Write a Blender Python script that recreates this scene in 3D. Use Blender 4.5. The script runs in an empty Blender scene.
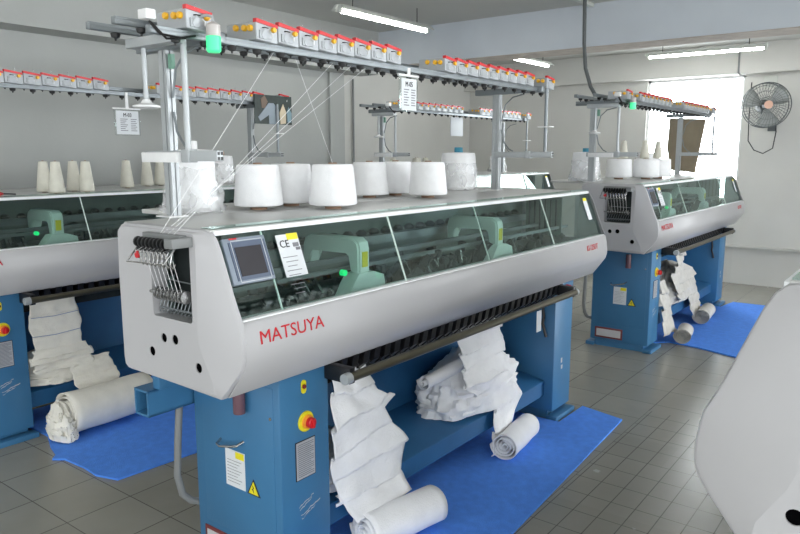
import bpy, bmesh, math, random
from mathutils import Vector, Matrix, noise
random.seed(7)
S = bpy.context.scene
COL = S.collection
PI = math.pi
rnd = random.Random(11)

# ------------------------------------------------------------------ materials
def lin(c):
    return tuple(((x/255)/12.92 if x/255 <= .04045 else ((x/255+.055)/1.055)**2.4) for x in c)
def mat(name, rgb, rough=.5, metal=0., spec=.5, var=.06, scale=8., bump=0., bscale=60., emit=None, estr=0., trans=0.):
    m = bpy.data.materials.new(name); m.use_nodes = True
    nt = m.node_tree; b = nt.nodes['Principled BSDF']
    c = lin(rgb)
    tc = nt.nodes.new('ShaderNodeTexCoord'); nz = nt.nodes.new('ShaderNodeTexNoise')
    nz.inputs['Scale'].default_value = scale; nz.inputs['Detail'].default_value = 4
    nt.links.new(tc.outputs['Object'], nz.inputs['Vector'])
    cr = nt.nodes.new('ShaderNodeValToRGB')
    cr.color_ramp.elements[0].position = .3; cr.color_ramp.elements[1].position = .7
    cr.color_ramp.elements[0].color = tuple(x*(1-var) for x in c)+(1,)
    cr.color_ramp.elements[1].color = tuple(min(1, x*(1+var)) for x in c)+(1,)
    nt.links.new(nz.outputs['Fac'], cr.inputs['Fac']); nt.links.new(cr.outputs['Color'], b.inputs['Base Color'])
    b.inputs['Roughness'].default_value = rough; b.inputs['Metallic'].default_value = metal
    b.inputs['Specular IOR Level'].default_value = spec
    if bump:
        n2 = nt.nodes.new('ShaderNodeTexNoise'); n2.inputs['Scale'].default_value = bscale
        nt.links.new(tc.outputs['Object'], n2.inputs['Vector'])
        bp_ = nt.nodes.new('ShaderNodeBump'); bp_.inputs['Strength'].default_value = bump; bp_.inputs['Distance'].default_value = .01
        nt.links.new(n2.outputs['Fac'], bp_.inputs['Height']); nt.links.new(bp_.outputs['Normal'], b.inputs['Normal'])
    if emit:
        b.inputs['Emission Color'].default_value = lin(emit)+(1,); b.inputs['Emission Strength'].default_value = estr
    return m
def wrap_mat(name):
    m = bpy.data.materials.new(name); m.use_nodes = True; nt = m.node_tree; nt.nodes.clear()
    out = nt.nodes.new('ShaderNodeOutputMaterial'); a = nt.nodes.new('ShaderNodeMixShader'); b = nt.nodes.new('ShaderNodeMixShader')
    tr = nt.nodes.new('ShaderNodeBsdfTransparent'); df = nt.nodes.new('ShaderNodeBsdfDiffuse'); gl = nt.nodes.new('ShaderNodeBsdfGlossy')
    df.inputs['Color'].default_value = (.93, .94, .95, 1); gl.inputs['Roughness'].default_value = .18
    nz = nt.nodes.new('ShaderNodeTexNoise'); nz.inputs['Scale'].default_value = 9; mr = nt.nodes.new('ShaderNodeMapRange')
    tc = nt.nodes.new('ShaderNodeTexCoord'); nt.links.new(tc.outputs['Object'], nz.inputs['Vector'])
    mr.inputs[1].default_value = .35; mr.inputs[2].default_value = .7; mr.inputs[3].default_value = .12; mr.inputs[4].default_value = .42
    nt.links.new(nz.outputs['Fac'], mr.inputs[0]); nt.links.new(mr.outputs[0], a.inputs[0])
    nt.links.new(tr.outputs[0], a.inputs[1]); nt.links.new(df.outputs[0], a.inputs[2])
    b.inputs[0].default_value = .06; nt.links.new(a.outputs[0], b.inputs[1]); nt.links.new(gl.outputs[0], b.inputs[2]); nt.links.new(b.outputs[0], out.inputs[0])
    return m
def glass_mat(name, tint, gloss=.10):
    m = bpy.data.materials.new(name); m.use_nodes = True; nt = m.node_tree; nt.nodes.clear()
    out = nt.nodes.new('ShaderNodeOutputMaterial'); mx = nt.nodes.new('ShaderNodeMixShader')
    tr = nt.nodes.new('ShaderNodeBsdfTransparent'); gl = nt.nodes.new('ShaderNodeBsdfGlossy')
    tr.inputs['Color'].default_value = tint+(1,); gl.inputs['Roughness'].default_value = .03
    gl.inputs['Color'].default_value = (.85, 1, .95, 1)
    fr = nt.nodes.new('ShaderNodeFresnel'); fr.inputs['IOR'].default_value = 1.45
    ad = nt.nodes.new('ShaderNodeMath'); ad.operation = 'ADD'; ad.inputs[1].default_value = gloss
    ge = nt.nodes.new('ShaderNodeNewGeometry'); iv = nt.nodes.new('ShaderNodeMath'); iv.operation = 'SUBTRACT'; iv.inputs[0].default_value = 1.
    mu = nt.nodes.new('ShaderNodeMath'); mu.operation = 'MULTIPLY'
    nt.links.new(ge.outputs['Backfacing'], iv.inputs[1]); nt.links.new(fr.outputs[0], ad.inputs[0])
    nt.links.new(ad.outputs[0], mu.inputs[0]); nt.links.new(iv.outputs[0], mu.inputs[1]); nt.links.new(mu.outputs[0], mx.inputs[0])
    nt.links.new(tr.outputs[0], mx.inputs[1]); nt.links.new(gl.outputs[0], mx.inputs[2]); nt.links.new(mx.outputs[0], out.inputs[0])
    return m
M = dict(
 cream=mat('machine_grey_paint', (185, 184, 186), .33, var=.02, scale=3),
 lip=mat('lip_white', (245, 247, 248), .3, var=.02),
 top=mat('top_cover_paint', (200, 200, 198), .3, var=.03, scale=3),
 blue=mat('cabinet_blue', (62, 118, 160), .42, var=.05, scale=5, bump=.05, bscale=180),
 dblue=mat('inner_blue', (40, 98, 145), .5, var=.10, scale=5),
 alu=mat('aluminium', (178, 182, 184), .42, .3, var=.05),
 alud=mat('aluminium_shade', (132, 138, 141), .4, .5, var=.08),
 steel=mat('steel', (185, 185, 185), .22, .9),
 rod=mat('takeup_rod', (92, 88, 74), .35, .6, var=.1),
 plate=mat('controller_plate', (172, 176, 180), .4, .1, var=.04),
 black=mat('black_plastic', (22, 22, 24), .4),
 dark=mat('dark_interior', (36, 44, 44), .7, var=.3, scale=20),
 mech=mat('mechanism', (72, 82, 80), .45, .5, var=.5, scale=45),
 inner=mat('inner_panel', (112, 124, 120), .6, var=.08),
 arm=mat('carriage_paint', (225, 240, 232), .4, var=.03),
 red=mat('lever_red', (205, 30, 38), .35, var=.05),
 redd=mat('logo_red', (205, 35, 45), .5),
 yel=mat('knob_yellow', (246, 186, 40), .4),
 warn=mat('warning_yellow', (236, 222, 40), .5),
 white=mat('white_plastic', (232, 232, 232), .4),
 paper=mat('paper_white', (222, 225, 228), .7, var=.02),
 ink=mat('ink', (40, 40, 44), .8),
 inkg=mat('ink_grey', (125, 125, 130), .8),
 bezel=mat('bezel', (135, 146, 160), .4),
 bez2=mat('bezel_inner', (84, 96, 118), .4),
 screen=mat('lcd', (52, 50, 56), .2),
 yarn=mat('white_yarn', (250, 250, 251), .9, var=.03, scale=30, bump=.25, bscale=260),
 ecru=mat('ecru_yarn', (222, 219, 206), .9, var=.04, scale=30, bump=.25, bscale=260),
 core=mat('cardboard_core', (165, 135, 112), .8),
 bcore=mat('blue_core', (60, 140, 165), .6),
 fab=mat('white_knit', (246, 246, 248), .95, var=.03, scale=14, bump=.25, bscale=160),
 fabc=mat('cream_knit', (236, 232, 221), .95, var=.05, scale=14, bump=.25, bscale=160),
 fabg=mat('grey_knit', (205, 202, 196), .95, var=.07, scale=20, bump=.3, bscale=160),
 seam=mat('waste_yarn_line', (150, 158, 188), .9),
 green=mat('green_lamp', (70, 200, 140), .3, emit=(70, 235, 150), estr=.75),
 greend=mat('green_button', (40, 220, 130), .3, emit=(30, 235, 130), estr=.9),
 pcb=mat('green_board', (120, 165, 145), .5),
 tube=mat('fluorescent_tube', (255, 255, 255), .3, emit=(255, 255, 250), estr=32.),
 fixt=mat('fixture_enamel', (200, 203, 196), .4),
 brd=mat('board_brown', (140, 128, 108), .8, var=.12, scale=5),
 oil=mat('oil_red', (112, 82, 92), .25),
 scr=mat('scratch_pale', (196, 194, 196), .7),
 hose=mat('grey_hose', (128, 130, 130), .5),
 fan=mat('fan_grey', (92, 96, 98), .45, .3),
 fanb=mat('fan_blade', (150, 154, 152), .4, .2),
 clear=glass_mat('clear_plastic', (.93, .94, .94), .06),
 wrap=wrap_mat('plastic_wrap'),
 void=mat('dark_hole', (8, 8, 9), 1., spec=0., var=0),
 glass=glass_mat('green_glass', (.79, .865, .85), .03),
)

# ------------------------------------------------------------------ mesh helpers
def R3(a, ax='Z'): return Matrix.Rotation(a, 3, ax)
class B:
    def __init__(s): s.bm = bmesh.new()
    def box(s, x0, x1, y0, y1, z0, z1, bev=0., seg=2):
        t = bmesh.new(); v = [t.verts.new((x, y, z)) for z in (z0, z1) for y in (y0, y1) for x in (x0, x1)]
        for f in ((0, 2, 3, 1), (4, 5, 7, 6), (0, 1, 5, 4), (2, 6, 7, 3), (0, 4, 6, 2), (1, 3, 7, 5)):
            t.faces.new([v[i] for i in f])
        if bev: bmesh.ops.bevel(t, geom=t.edges[:], offset=bev, segments=seg, profile=.5, affect='EDGES')
        return s.add(t)
    def add(s, t, mtx=None):
        if mtx is not None: bmesh.ops.transform(t, matrix=mtx, verts=t.verts[:])
        me = bpy.data.meshes.new('tmp'); t.to_mesh(me); t.free(); s.bm.from_mesh(me); bpy.data.meshes.remove(me); return s
    def obox(s, c, sx, sy, sz, rot, bev=0.):   # oriented box, rot: Matrix 3x3
        b = B().box(-sx/2, sx/2, -sy/2, sy/2, -sz/2, sz/2, bev)
        return s.add(b.bm, Matrix.Translation(c) @ rot.to_4x4())
    def tube(s, pts, r, n=10, cap=True):
        pts = [Vector(p) for p in pts]; rs = r if isinstance(r, (list, tuple)) else [r]*len(pts)
        rings = []; up = Vector((0, 0, 1)); d0 = (pts[1]-pts[0]).normalized()
        if abs(d0.dot(up)) > .9: up = Vector((1, 0, 0))
        a = d0.cross(up).normalized()
        for i, p in enumerate(pts):
            d = (pts[min(i+1, len(pts)-1)]-pts[max(i-1, 0)]).normalized()
            a = (a-d*a.dot(d)).normalized(); b = d.cross(a)
            rings.append([s.bm.verts.new(p+(a*math.cos(2*PI*k/n)+b*math.sin(2*PI*k/n))*rs[i]) for k in range(n)])
        for i in range(len(rings)-1):
            for k in range(n): s.bm.faces.new((rings[i][k], rings[i][(k+1) % n], rings[i+1][(k+1) % n], rings[i+1][k]))
        if cap: s.bm.faces.new(rings[0][::-1]); s.bm.faces.new(rings[-1])
        return s
    def lathe(s, prof, c, n=24, axis='Z', cap=True):
        c = Vector(c); rings = []
        for r, h in prof:
            ring = []
            for k in range(n):
                x, y = r*math.cos(2*PI*k/n), r*math.sin(2*PI*k/n)
                p = {'Z': (x, y, h), 'Y': (x, h, y), 'X': (h, x, y)}[axis]; ring.append(s.bm.verts.new(c+Vector(p)))
            rings.append(ring)
        for i in range(len(rings)-1):
            for k in range(n): s.bm.faces.new((rings[i][k], rings[i][(k+1) % n], rings[i+1][(k+1) % n], rings[i+1][k]))
        if cap: s.bm.faces.new(rings[0][::-1]); s.bm.faces.new(rings[-1])
        return s
    def prism(s, prof, x0, x1, axis='X', cap=True):
        def P(a, b, t): return {'X': (t, a, b), 'Y': (a, t, b), 'Z': (a, b, t)}[axis]
        r0 = [s.bm.verts.new(P(a, b, x0)) for a, b in prof]; r1 = [s.bm.verts.new(P(a, b, x1)) for a, b in prof]
        n = len(prof)
        for k in range(n): s.bm.faces.new((r0[k], r0[(k+1) % n], r1[(k+1) % n], r1[k]))
        if cap: s.bm.faces.new(r0[::-1]); s.bm.faces.new(r1)
        return s
    def quad(s, *p):
        s.bm.faces.new([s.bm.verts.new(q) for q in p]); return s
    def strip(s, prof, x0, x1):   # open profile extruded along X
        r0 = [s.bm.verts.new((x0, a, b)) for a, b in prof]; r1 = [s.bm.verts.new((x1, a, b)) for a, b in prof]
        for k in range(len(prof)-1): s.bm.faces.new((r0[k], r0[k+1], r1[k+1], r1[k]))
        return s
    def obj(s, name, m, parent=None, off=None, smooth=35., label=None, solid=0.):
        bm = s.bm
        bmesh.ops.recalc_face_normals(bm, faces=bm.faces[:])
        o_ = off if off is not None else (Vector(ORG[parent.name]) if parent and parent.name in ORG else Vector())
        if parent is None and off is None:   # own origin at base centre
            xs = [v.co.x for v in bm.verts]; ys = [v.co.y for v in bm.verts]; zs = [v.co.z for v in bm.verts]
            o_ = Vector(((min(xs)+max(xs))/2, (min(ys)+max(ys))/2, min(zs)))
        bmesh.ops.translate(bm, vec=-Vector(o_), verts=bm.verts[:])
        for f in bm.faces: f.smooth = True
        for e in bm.edges:
            if len(e.link_faces) == 2: e.smooth = e.calc_face_angle(0) < math.radians(smooth)
        me = bpy.data.meshes.new(name); bm.to_mesh(me); bm.free(); me.materials.append(m)
        o = bpy.data.objects.new(name, me); COL.objects.link(o)
        if solid:
            md = o.modifiers.new('thickness', 'SOLIDIFY'); md.thickness = solid; md.offset = -1; md.use_even_offset = False
        if parent is None: o.location = o_
        else: o.parent = parent
        ORG[o.name] = tuple(o_)
        if label: o['label'] = label
        return o
ORG = {}
def thing(name, label, cat, org, group=None, rotz=0):
    o = bpy.data.objects.new(name, None); COL.objects.link(o); o.location = org; o.rotation_euler = (0, 0, rotz)
    o.empty_display_size = .1
    ORG[o.name] = tuple(org); return tag(o, label, cat, group)
def tag(o, label, cat, group=None):
    o['label'] = label; o['category'] = cat
    if group: o['group'] = group
    return o
def struct(o): o['kind'] = 'structure'; return o
def shift(o, parent, dx, dy=0, dz=0):       # copy of a part moved along, sharing its mesh, with its sub-parts
    c = o.copy(); COL.objects.link(c); c.parent = parent; c.location = o.location+Vector((dx, dy, dz)); ORG[c.name] = ORG[o.name]
    for ch in list(o.children):
        d = ch.copy(); COL.objects.link(d); d.parent = c; ORG[d.name] = ORG[ch.name]
    return c
def copy_tree(o, parent=None, skip=()):
    c = o.copy(); COL.objects.link(c); c.parent = parent; ORG[c.name] = ORG[o.name]
    for ch in list(o.children):
        if ch.name in skip: continue
        copy_tree(ch, c, skip)
    return c
def text(name, body, m, parent, loc, size, xdir, ydir, sx=1., bold=0., align='LEFT', smooth=35., label=None):
    """flat raised lettering as mesh; loc in world-like machine coordinates"""
    cu = bpy.data.curves.new('t', 'FONT'); cu.body = body; cu.size = size; cu.extrude = .0006; cu.offset = bold; cu.align_x = align
    cu.resolution_u = 3
    t = bpy.data.objects.new('t', cu); COL.objects.link(t)
    bpy.context.view_layer.update()
    dg = bpy.context.evaluated_depsgraph_get(); me = bpy.data.meshes.new_from_object(t.evaluated_get(dg))
    bpy.data.objects.remove(t); bpy.data.curves.remove(cu)
    bm = bmesh.new(); bm.from_mesh(me); bpy.data.meshes.remove(me)
    X = Vector(xdir).normalized(); Y = Vector(ydir).normalized(); Z = X.cross(Y)
    mt = Matrix(((X.x*sx, Y.x, Z.x, loc[0]), (X.y*sx, Y.y, Z.y, loc[1]), (X.z*sx, Y.z, Z.z, loc[2]), (0, 0, 0, 1)))
    bmesh.ops.transform(bm, matrix=mt, verts=bm.verts[:])
    b = B(); b.bm.free(); b.bm = bm
    return b.obj(name, m, parent, label=label)

# ------------------------------------------------------------------ the knitting machine
MB0 = Vector((2.797, 1.95, 0))
XL, XR = 1.31, 4.284
PROF = [(1.712, .841), (1.684, .872), (1.650, .912), (1.622, .950), (1.610, .985), (1.610, 1.03), (1.620, 1.09), (1.64, 1.13), (1.655, 1.165), (1.692, 1.26),
        (1.714, 1.315), (1.731, 1.345), (1.752, 1.364), (1.785, 1.371), (2.0, 1.371), (2.19, 1.371), (2.215, 1.364), (2.23, 1.345),
        (2.235, 1.2), (2.235, .90), (2.230, .862), (2.21, .848), (2.0, .846)]
INN = [(1.728, .858), (1.735, .90), (1.758, .94), (1.782, .98), (1.797, 1.02), (1.798, 1.06), (1.797, 1.09), (1.796, 1.12), (1.793, 1.18), (1.79, 1.27),
       (1.79, 1.325), (1.793, 1.345), (1.80, 1.356), (1.812, 1.361), (2.0, 1.361), (2.18, 1.361), (2.20, 1.355), (2.215, 1.34),
       (2.222, 1.2), (2.222, .90), (2.218, .872), (2.20, .86), (2.0, .858)]
HOLES = [(1.979, 1.002, .016), (1.918, 1.005, .017), (2.05, .945, .017), (1.735, .948, .017)]
HOLES[3] = (1.762, .955-.012, .017)
HOLES[3] = (1.80, .932, .0165)
SLOT = (1.82, 2.03, 1.072, 1.345)

def inset(prof, d):
    n = len(prof); out = []
    for i in range(n):
        a, b, c = Vector(prof[i-1]), Vector(prof[i]), Vector(prof[(i+1) % n])
        t = ((b-a).normalized()+(c-b).normalized()).normalized(); nrm = Vector((-t.y, t.x))
        out.append(tuple(b+nrm*d))
    return out
def end_panel(sgn, x_out, x_seam, root):
    # sgn -1: outward normal -X
    b = B(); bm = b.bm
    ar = sum(PROF[i-1][0]*PROF[i][1]-PROF[i][0]*PROF[i-1][1] for i in range(len(PROF)))
    d = .010 if ar > 0 else -.010
    P2 = inset(PROF, d)
    n = len(PROF)
    ch = [.010]*n
    for k in range(0, 14): ch[k] = .022
    ch[0] = .008; ch[1] = .012; ch[2] = .018; ch[13] = .016
    P3 = inset(PROF, d*.3)
    loops = [(PROF, [x_seam]*n), (PROF, [x_out-sgn*(c+.012) for c in ch]), (P3, [x_out-sgn*(c+.004) for c in ch]), (P2, [x_out-sgn*c for c in ch]), (INN, [x_out]*n)]
    rings = [[bm.verts.new((xx[i], p[i][0], p[i][1])) for i in range(n)] for p, xx in loops]
    for i in range(len(rings)-1):
        for k in range(n): bm.faces.new((rings[i][k], rings[i][(k+1) % n], rings[i+1][(k+1) % n], rings[i+1][k]))
    edges = [bm.edges.get((rings[-1][k], rings[-1][(k+1) % n])) for k in range(n)]
    def loop(pts, depth):
        v0 = [bm.verts.new((x_out, y, z)) for y, z in pts]; v1 = [bm.verts.new((x_out-sgn*depth, y, z)) for y, z in pts]
        m = len(pts)
        for k in range(m):
            bm.faces.new((v0[k], v0[(k+1) % m], v1[(k+1) % m], v1[k])); edges.append(bm.edges.get((v0[k], v0[(k+1) % m])))
        return v1
    y0, y1, z0, z1 = SLOT; r = .012; sl = []
    for cy, cz, a0 in ((y1-r, z1-r, 0), (y0+r, z1-r, 90), (y0+r, z0+r, 180), (y1-r, z0+r, 270)):
        for k in range(4): a = math.radians(a0+k*30); sl.append((cy+r*math.cos(a), cz+r*math.sin(a)))
    loop(sl, .06)
    for cy, cz, rr in HOLES:
        loop([(cy+rr*math.cos(2*PI*k/14), cz+rr*math.sin(2*PI*k/14)) for k in range(14)], .018)
    bmesh.ops.triangle_fill(bm, use_beauty=True, use_dissolve=False, edges=edges)
    e = b.obj('end_panel', M['cream'], root, smooth=32)
    for ed in e.data.edges:
        if all(abs(e.data.vertices[v].co.x+MB0.x-x_out) < 1e-4 for v in ed.vertices): ed.use_edge_sharp = True
    for cy, cz, rr in HOLES: B().lathe([(rr*1.02, 0), (rr*1.02, .004)], (x_out-sgn*.006-.002, cy, cz), 14, 'X').obj('hole_shade_disc', M['void'], e)  # black discs put the shade inside the open holes into colour
    return e

def build_machine():
    root = thing('knitting_machine', 'x', 'knitting machine', MB0)
    # end panels
    eL = end_panel(-1, XL, 1.348, root); eR = end_panel(1, XR, 4.246, root)
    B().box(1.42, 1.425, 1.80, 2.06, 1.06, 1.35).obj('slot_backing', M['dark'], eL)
    # front cover: lip + belly
    fr = [(1.735, 1.085), (1.655, 1.098), (1.632, 1.098), (1.624, 1.085), (1.617, 1.05), (1.612, 1.01), (1.612, .985), (1.620, .955), (1.646, .918), (1.697, .850), (1.705, .848)]
    b = B().strip(fr[2:], 1.343, 4.251); f = b.obj('front_cover', M['cream'], root, solid=.004, smooth=60)
    B().box(1.350, 4.244, 1.627, 1.672, 1.080, 1.102, .003).obj('glass_ledge', M['lip'], f, label='bright white ledge under the glass')
    text('lettering', 'MATSUYA', M['redd'], f, (1.397, 1.6065, 1.021), .060, (1, 0, .005), (-.0, .15, 1), sx=1.06, bold=.0, label='red MATSUYA lettering')
    text('model_number', 'KI-125UT', M['redd'], f, (3.93, 1.6065, 1.03), .048, (1, 0, .0), (0, .15, 1), sx=.85, label='small red model number')
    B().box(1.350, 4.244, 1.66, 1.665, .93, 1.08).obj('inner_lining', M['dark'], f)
    # top cover and shelf
    t = B().box(1.34, 4.25, 1.752, 2.226, 1.356, 1.37, .004)
    tc = t.obj('top_cover', M['top'], root)
    B().box(1.350, 4.244, 1.742, 1.762, 1.352, 1.3665, .002).obj('glass_edge_trim', M['lip'], tc)
    B().box(1.70, 4.30, 2.228, 2.68, 1.352, 1.37, .004).obj('cone_shelf', M['top'], root)
    B().box(1.352, 4.242, 1.755, 1.812, 1.3708, 1.3738).obj('glass_roof_strip', M['glass'], root)
    # back and bottom of the housing
    B().box(1.350, 4.244, 2.205, 2.225, .86, 1.355).obj('back_panel', M['inner'], root)
    B().box(1.350, 4.244, 1.70, 2.225, .848, .86).obj('bottom_pan', M['alud'], root)
    # glazing in five panes
    gy = lambda s: 1.646+.101*s-.002; gz = lambda s: 1.094+.264*s
    xs = [1.350, 1.545, 2.21, 2.873, 3.576, 4.244]
    for i in range(5):
        o = .004*(i % 2); x0 = xs[i]-.012*(i > 0); x1 = xs[i+1]+.0
        g = B().prism([(gy(0)+o, gz(0)), (gy(1)+o, gz(1)), (gy(1)+o+.003, gz(1)), (gy(0)+o+.003, gz(0))], x0, x1)
        gp = g.obj('glass_pane', M['glass'], root)
        if 0 < i: B().obox((x0+.001, (gy(0)+gy(1))/2+o, (gz(0)+gz(1))/2), .004, .006, .278, R3(-math.atan2(.101, .264), 'X')).obj('pane_edge', M['arm'], gp)
    # control screen behind the glass, tilted like it
    tl = -math.atan2(.101, .264); rt = R3(tl, 'X')
    def onglass(x, s, out=.0): n = Vector((0, -.264, .101)).normalized(); return Vector((x, gy(s), gz(s)))+n*out
    c = B().obox(onglass(1.452, .665, -.006), .172, .022, .150, rt, .004).obj('control_screen', M['bezel'], root, label='grey-blue touch screen unit')
    B().obox(onglass(1.458, .66, .0062), .146, .003, .124, rt).obj('bezel', M['bez2'], c)
    B().obox(onglass(1.456, .65, .0085), .106, .002, .094, rt).obj('display', M['screen'], c)
    d = B()
    for (dx, ds, w, h) in ((0, .235, .126, .0015), (0, -.235, .126, .0015), (-.063, 0, .0015, .124*1.03), (.063, 0, .0015, .124*1.03)):
        d.obox(onglass(1.457+dx, .655+ds, .0087), w, .001, h, rt)
    d.obj('display_outline', M['paper'], c)
    B().obox(onglass(1.405, .915, .0086), .03, .001, .005, rt).obj('badge', M['redd'], c)
    # CE notice
    n_ = B().obox(onglass(1.632, .64, .006), .10, .0012, .146, rt).obj('notice_label', M['paper'], root, label='white CE notice on the glass')
    B().obox(onglass(1.655, .865, .0071), .05, .0012, .022, rt).obj('notice_header', M['warn'], n_)
    text('notice_mark', 'CE', M['ink'], n_, onglass(1.590, .74, .0078), .036, (1, 0, 0), (0, .101, .264))
    l = B()
    for k in range(9): l.obox(onglass(1.622+.004*(k % 2), .62-.055*k, .0072), .066-.012*(k % 3), .001, .0022, rt)
    l.obox(onglass(1.662, .76, .0072), .026, .001, .014, rt); l.obox(onglass(1.668, .71, .0072), .02, .001, .01, rt)
    l.obj('notice_print', M['inkg'], n_)
    n2 = B().obox(onglass(4.135, .62, .006), .055, .0012, .13, rt).obj('notice_label', M['paper'], root)
    B().obox(onglass(4.135, .85, .0071), .05, .0012, .018, rt).obj('notice_header', M['warn'], n2)
    # needle bed, rails and mechanism inside
    B().prism([(1.74, .99), (1.90, 1.10), (1.92, 1.10), (2.08, .99), (2.08, .95), (1.74, .95)], 1.5, 4.1).obj('needle_bed', M['mech'], root)
    r = B()
    for y, z, rr in ((2.10, 1.20, .02), (1.98, 1.16, .010), (1.84, 1.15, .008)): r.box(1.45, 4.15, y-rr, y+rr, z-rr, z+rr)
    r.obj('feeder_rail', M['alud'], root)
    k = B()
    for i in range(46):
        x = 1.62+i*.054+rnd.uniform(-.015, .015); h = rnd.uniform(.03, .10)
        k.obox((x, rnd.uniform(1.78, 2.04), 1.06+h/2), rnd.uniform(.012, .04), rnd.uniform(.012, .05), h, R3(rnd.uniform(-.5, .5), 'X'))
    k.obj('feeder_block', M['dark'], root)
    k = B()
    for i in range(60):
        x = 1.62+i*.041+rnd.uniform(-.015, .015)
        k.obox((x, rnd.uniform(1.76, 1.88), rnd.uniform(1.04, 1.12)), rnd.uniform(.004, .012), rnd.uniform(.01, .03), rnd.uniform(.03, .07), R3(rnd.uniform(-.8, .8), 'X'))
    k.obj('needle_cam', M['steel'], root)
    k = B()
    for i in range(26): k.lathe([(.022, 0), (.028, .015), (.012, .03)], (1.66+i*.095, 2.15, 1.215), 10)
    k.obj('yarn_feeder', M['dark'], root)
    # two carriage bridges
    def bridge(x):
        br = B(); w = .034
        prof = [(1.745, 1.09), (1.745, 1.235), (1.752, 1.262), (1.775, 1.278), (2.01, 1.278), (2.04, 1.262), (2.05, 1.235), (2.05, 1.16), (2.015, 1.16),
                (2.01, 1.21), (1.995, 1.225), (1.81, 1.225), (1.79, 1.21), (1.785, 1.09)]
        br.prism(prof, x-w, x+w); bmesh.ops.bevel(br.bm, geom=[e for e in br.bm.edges if abs(e.verts[0].co.x-e.verts[1].co.x) < 1e-5], offset=.008, segments=2, affect='EDGES')
        o = br.obj('carriage_bridge', M['arm'], root, label='pale green-grey bridge arm')
        B().prism([(x-.13, 1.04), (x+.12, 1.04), (x+.10, 1.125), (x+.04, 1.145), (x-.05, 1.145), (x-.08, 1.11)], 1.73, 1.80, 'Y').obj('carriage_cover', M['arm'], o)
        B().box(x-.016, x+.016, 1.742, 1.7455, 1.165, 1.225).obj('warning_sticker', M['warn'], o)
        if x < 2.5: B().lathe([(.012, 0), (.012, .02)], (x-.13, 1.73, 1.16), 12, 'Y').obj('indicator_button', M['greend'], o)
        return o
    b1 = bridge(2.06); b2 = bridge(3.13)
    # inside the right end: slotted white plate
    B().box(4.02, 4.03, 1.82, 2.06, 1.10, 1.335).obj('slotted_plate', M['inner'], root)
    k = B()
    for i in range(6): k.box(4.012, 4.019, 1.85+i*.036, 1.857+i*.036, 1.13, 1.32)
    k.obj('plate_slots', M['dark'], root)
    B().box(4.03, 4.07, 1.98, 2.0, 1.165, 1.18).obj('status_light', M['greend'], root)
    # thread tension unit at the left slot
    tu = B().box(1.235, 1.385, 1.80, 1.84, 1.318, 1.348, .002).box(1.285, 1.325, 1.83, 2.03, 1.325, 1.352, .002)
    tu = tu.obj('tension_unit', M['hose'], root, label='grey bracket with a row of black tension discs')
    k = B()
    for i in range(9): k.lathe([(.004, 0), (.017, .003), (.017, .009), (.004, .012)], (1.262, 1.848+i*.0205, 1.325), 12, 'Y')
    k.obj('tension_disc', M['black'], tu)
    k = B()
    for i in range(8):
        y = 1.852+i*.0225
        k.tube([(1.285, y, 1.318), (1.268, y, 1.29), (1.262, y, 1.262), (1.27, y, 1.25), (1.28, y, 1.262)], .0028, 6)
        k.tube([(1.285, y, 1.318), (1.245, y, 1.30), (1.25, y, 1.278)], .0035, 6)
    k.tube([(1.30, 1.845, 1.335), (1.235, 1.845, 1.268), (1.232, 2.04, 1.262), (1.30, 2.04, 1.335)], .003, 6)
    k.obj('wire_hook', M['steel'], tu)
    B().lathe([(.012, 0), (.012, .008)], (1.245, 2.005, 1.285), 10, 'X').obj('eyelet', M['redd'], tu)
    k = B()
    for i in range(9): k.lathe([(.007, 0), (.021, .003), (.021, .006), (.007, .010)], (1.305, 1.834+i*.0185, 1.155), 14, 'Y')
    k.lathe([(.006, 0), (.006, .20)], (1.305, 1.83, 1.155), 10, 'Y')
    w = k.obj('guide_wheel', M['steel'], root, label='row of shiny steel thread wheels')
    k = B()
    for i in range(10):
        y = 1.84+i*.019; k.tube([(1.335, y, 1.135), (1.33, y+.01, 1.10), (1.325, y+.004, 1.085), (1.33, y-.006, 1.10)], .0018, 5)
    k.tube([(1.33, 1.83, 1.10), (1.33, 2.02, 1.10)], .003, 6); k.tube([(1.34, 1.83, 1.19), (1.34, 1.99, 1.195), (1.34, 1.99, 1.15)], .0022, 6)
    k.obj('guide_wire', M['alud'], w)
    k = B()
    for i in range(7): y = 1.85+i*.0235; k.tube([(1.27, y, 1.275), (1.30, 1.85+i*.0225, 1.16)], .0008, 4)
    k.obj('thread', M['yarn'], tu)
    # cabinets
    def cabinet(x0, x1, left):
        yf, yr = 1.723, 2.205
        c = B().box(x0, x1, yf, yr, .055, .852, .006).obj('cabinet', M['blue'], root, label='tall steel-blue side cabinet')
        k = B()
        for y in (yf-.035, yr-.035): k.box(x0-.01, x1+.01, y, y+.07, 0, .03, .004)
        k.box(x0+.02, x1-.02, yf+.04, yr-.04, 0, .055)
        k.obj('foot_bar', M['blue'], c)
        if left:
            xo = x0
            d = B().box(xo-.003, xo+.002, 1.755, 2.150, .19, .80, .002).obj('door', M['blue'], c)
            B().tube([(xo-.002, 2.045, .548), (xo-.03, 2.035, .540), (xo-.034, 2.015, .536), (xo-.034, 1.945, .552), (xo-.03, 1.925, .558), (xo-.002, 1.915, .568)], .005, 8).obj('handle', M['steel'], c, label='chrome handle')
            lb = B().box(xo-.0045, xo-.003, 1.912, 2.02, .376, .520).obj('notice_label', M['paper'], c)
            k = B()
            k.box(xo-.0055, xo-.0044, 1.915, 1.962, .492, .517); k.obj('label_header', M['warn'], c)
            k = B()
            for i in range(8): k.box(xo-.0055, xo-.0044, 1.93+.012*(i % 3), 2.01, .478-.012*i, .4795-.012*i)
            k.obj('label_print', M['inkg'], c)
            B().prism([(1.902, .374), (1.832, .374), (1.867, .436)], xo-.005, xo-.003, 'X').obj('warning_border', M['ink'], c)
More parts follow.
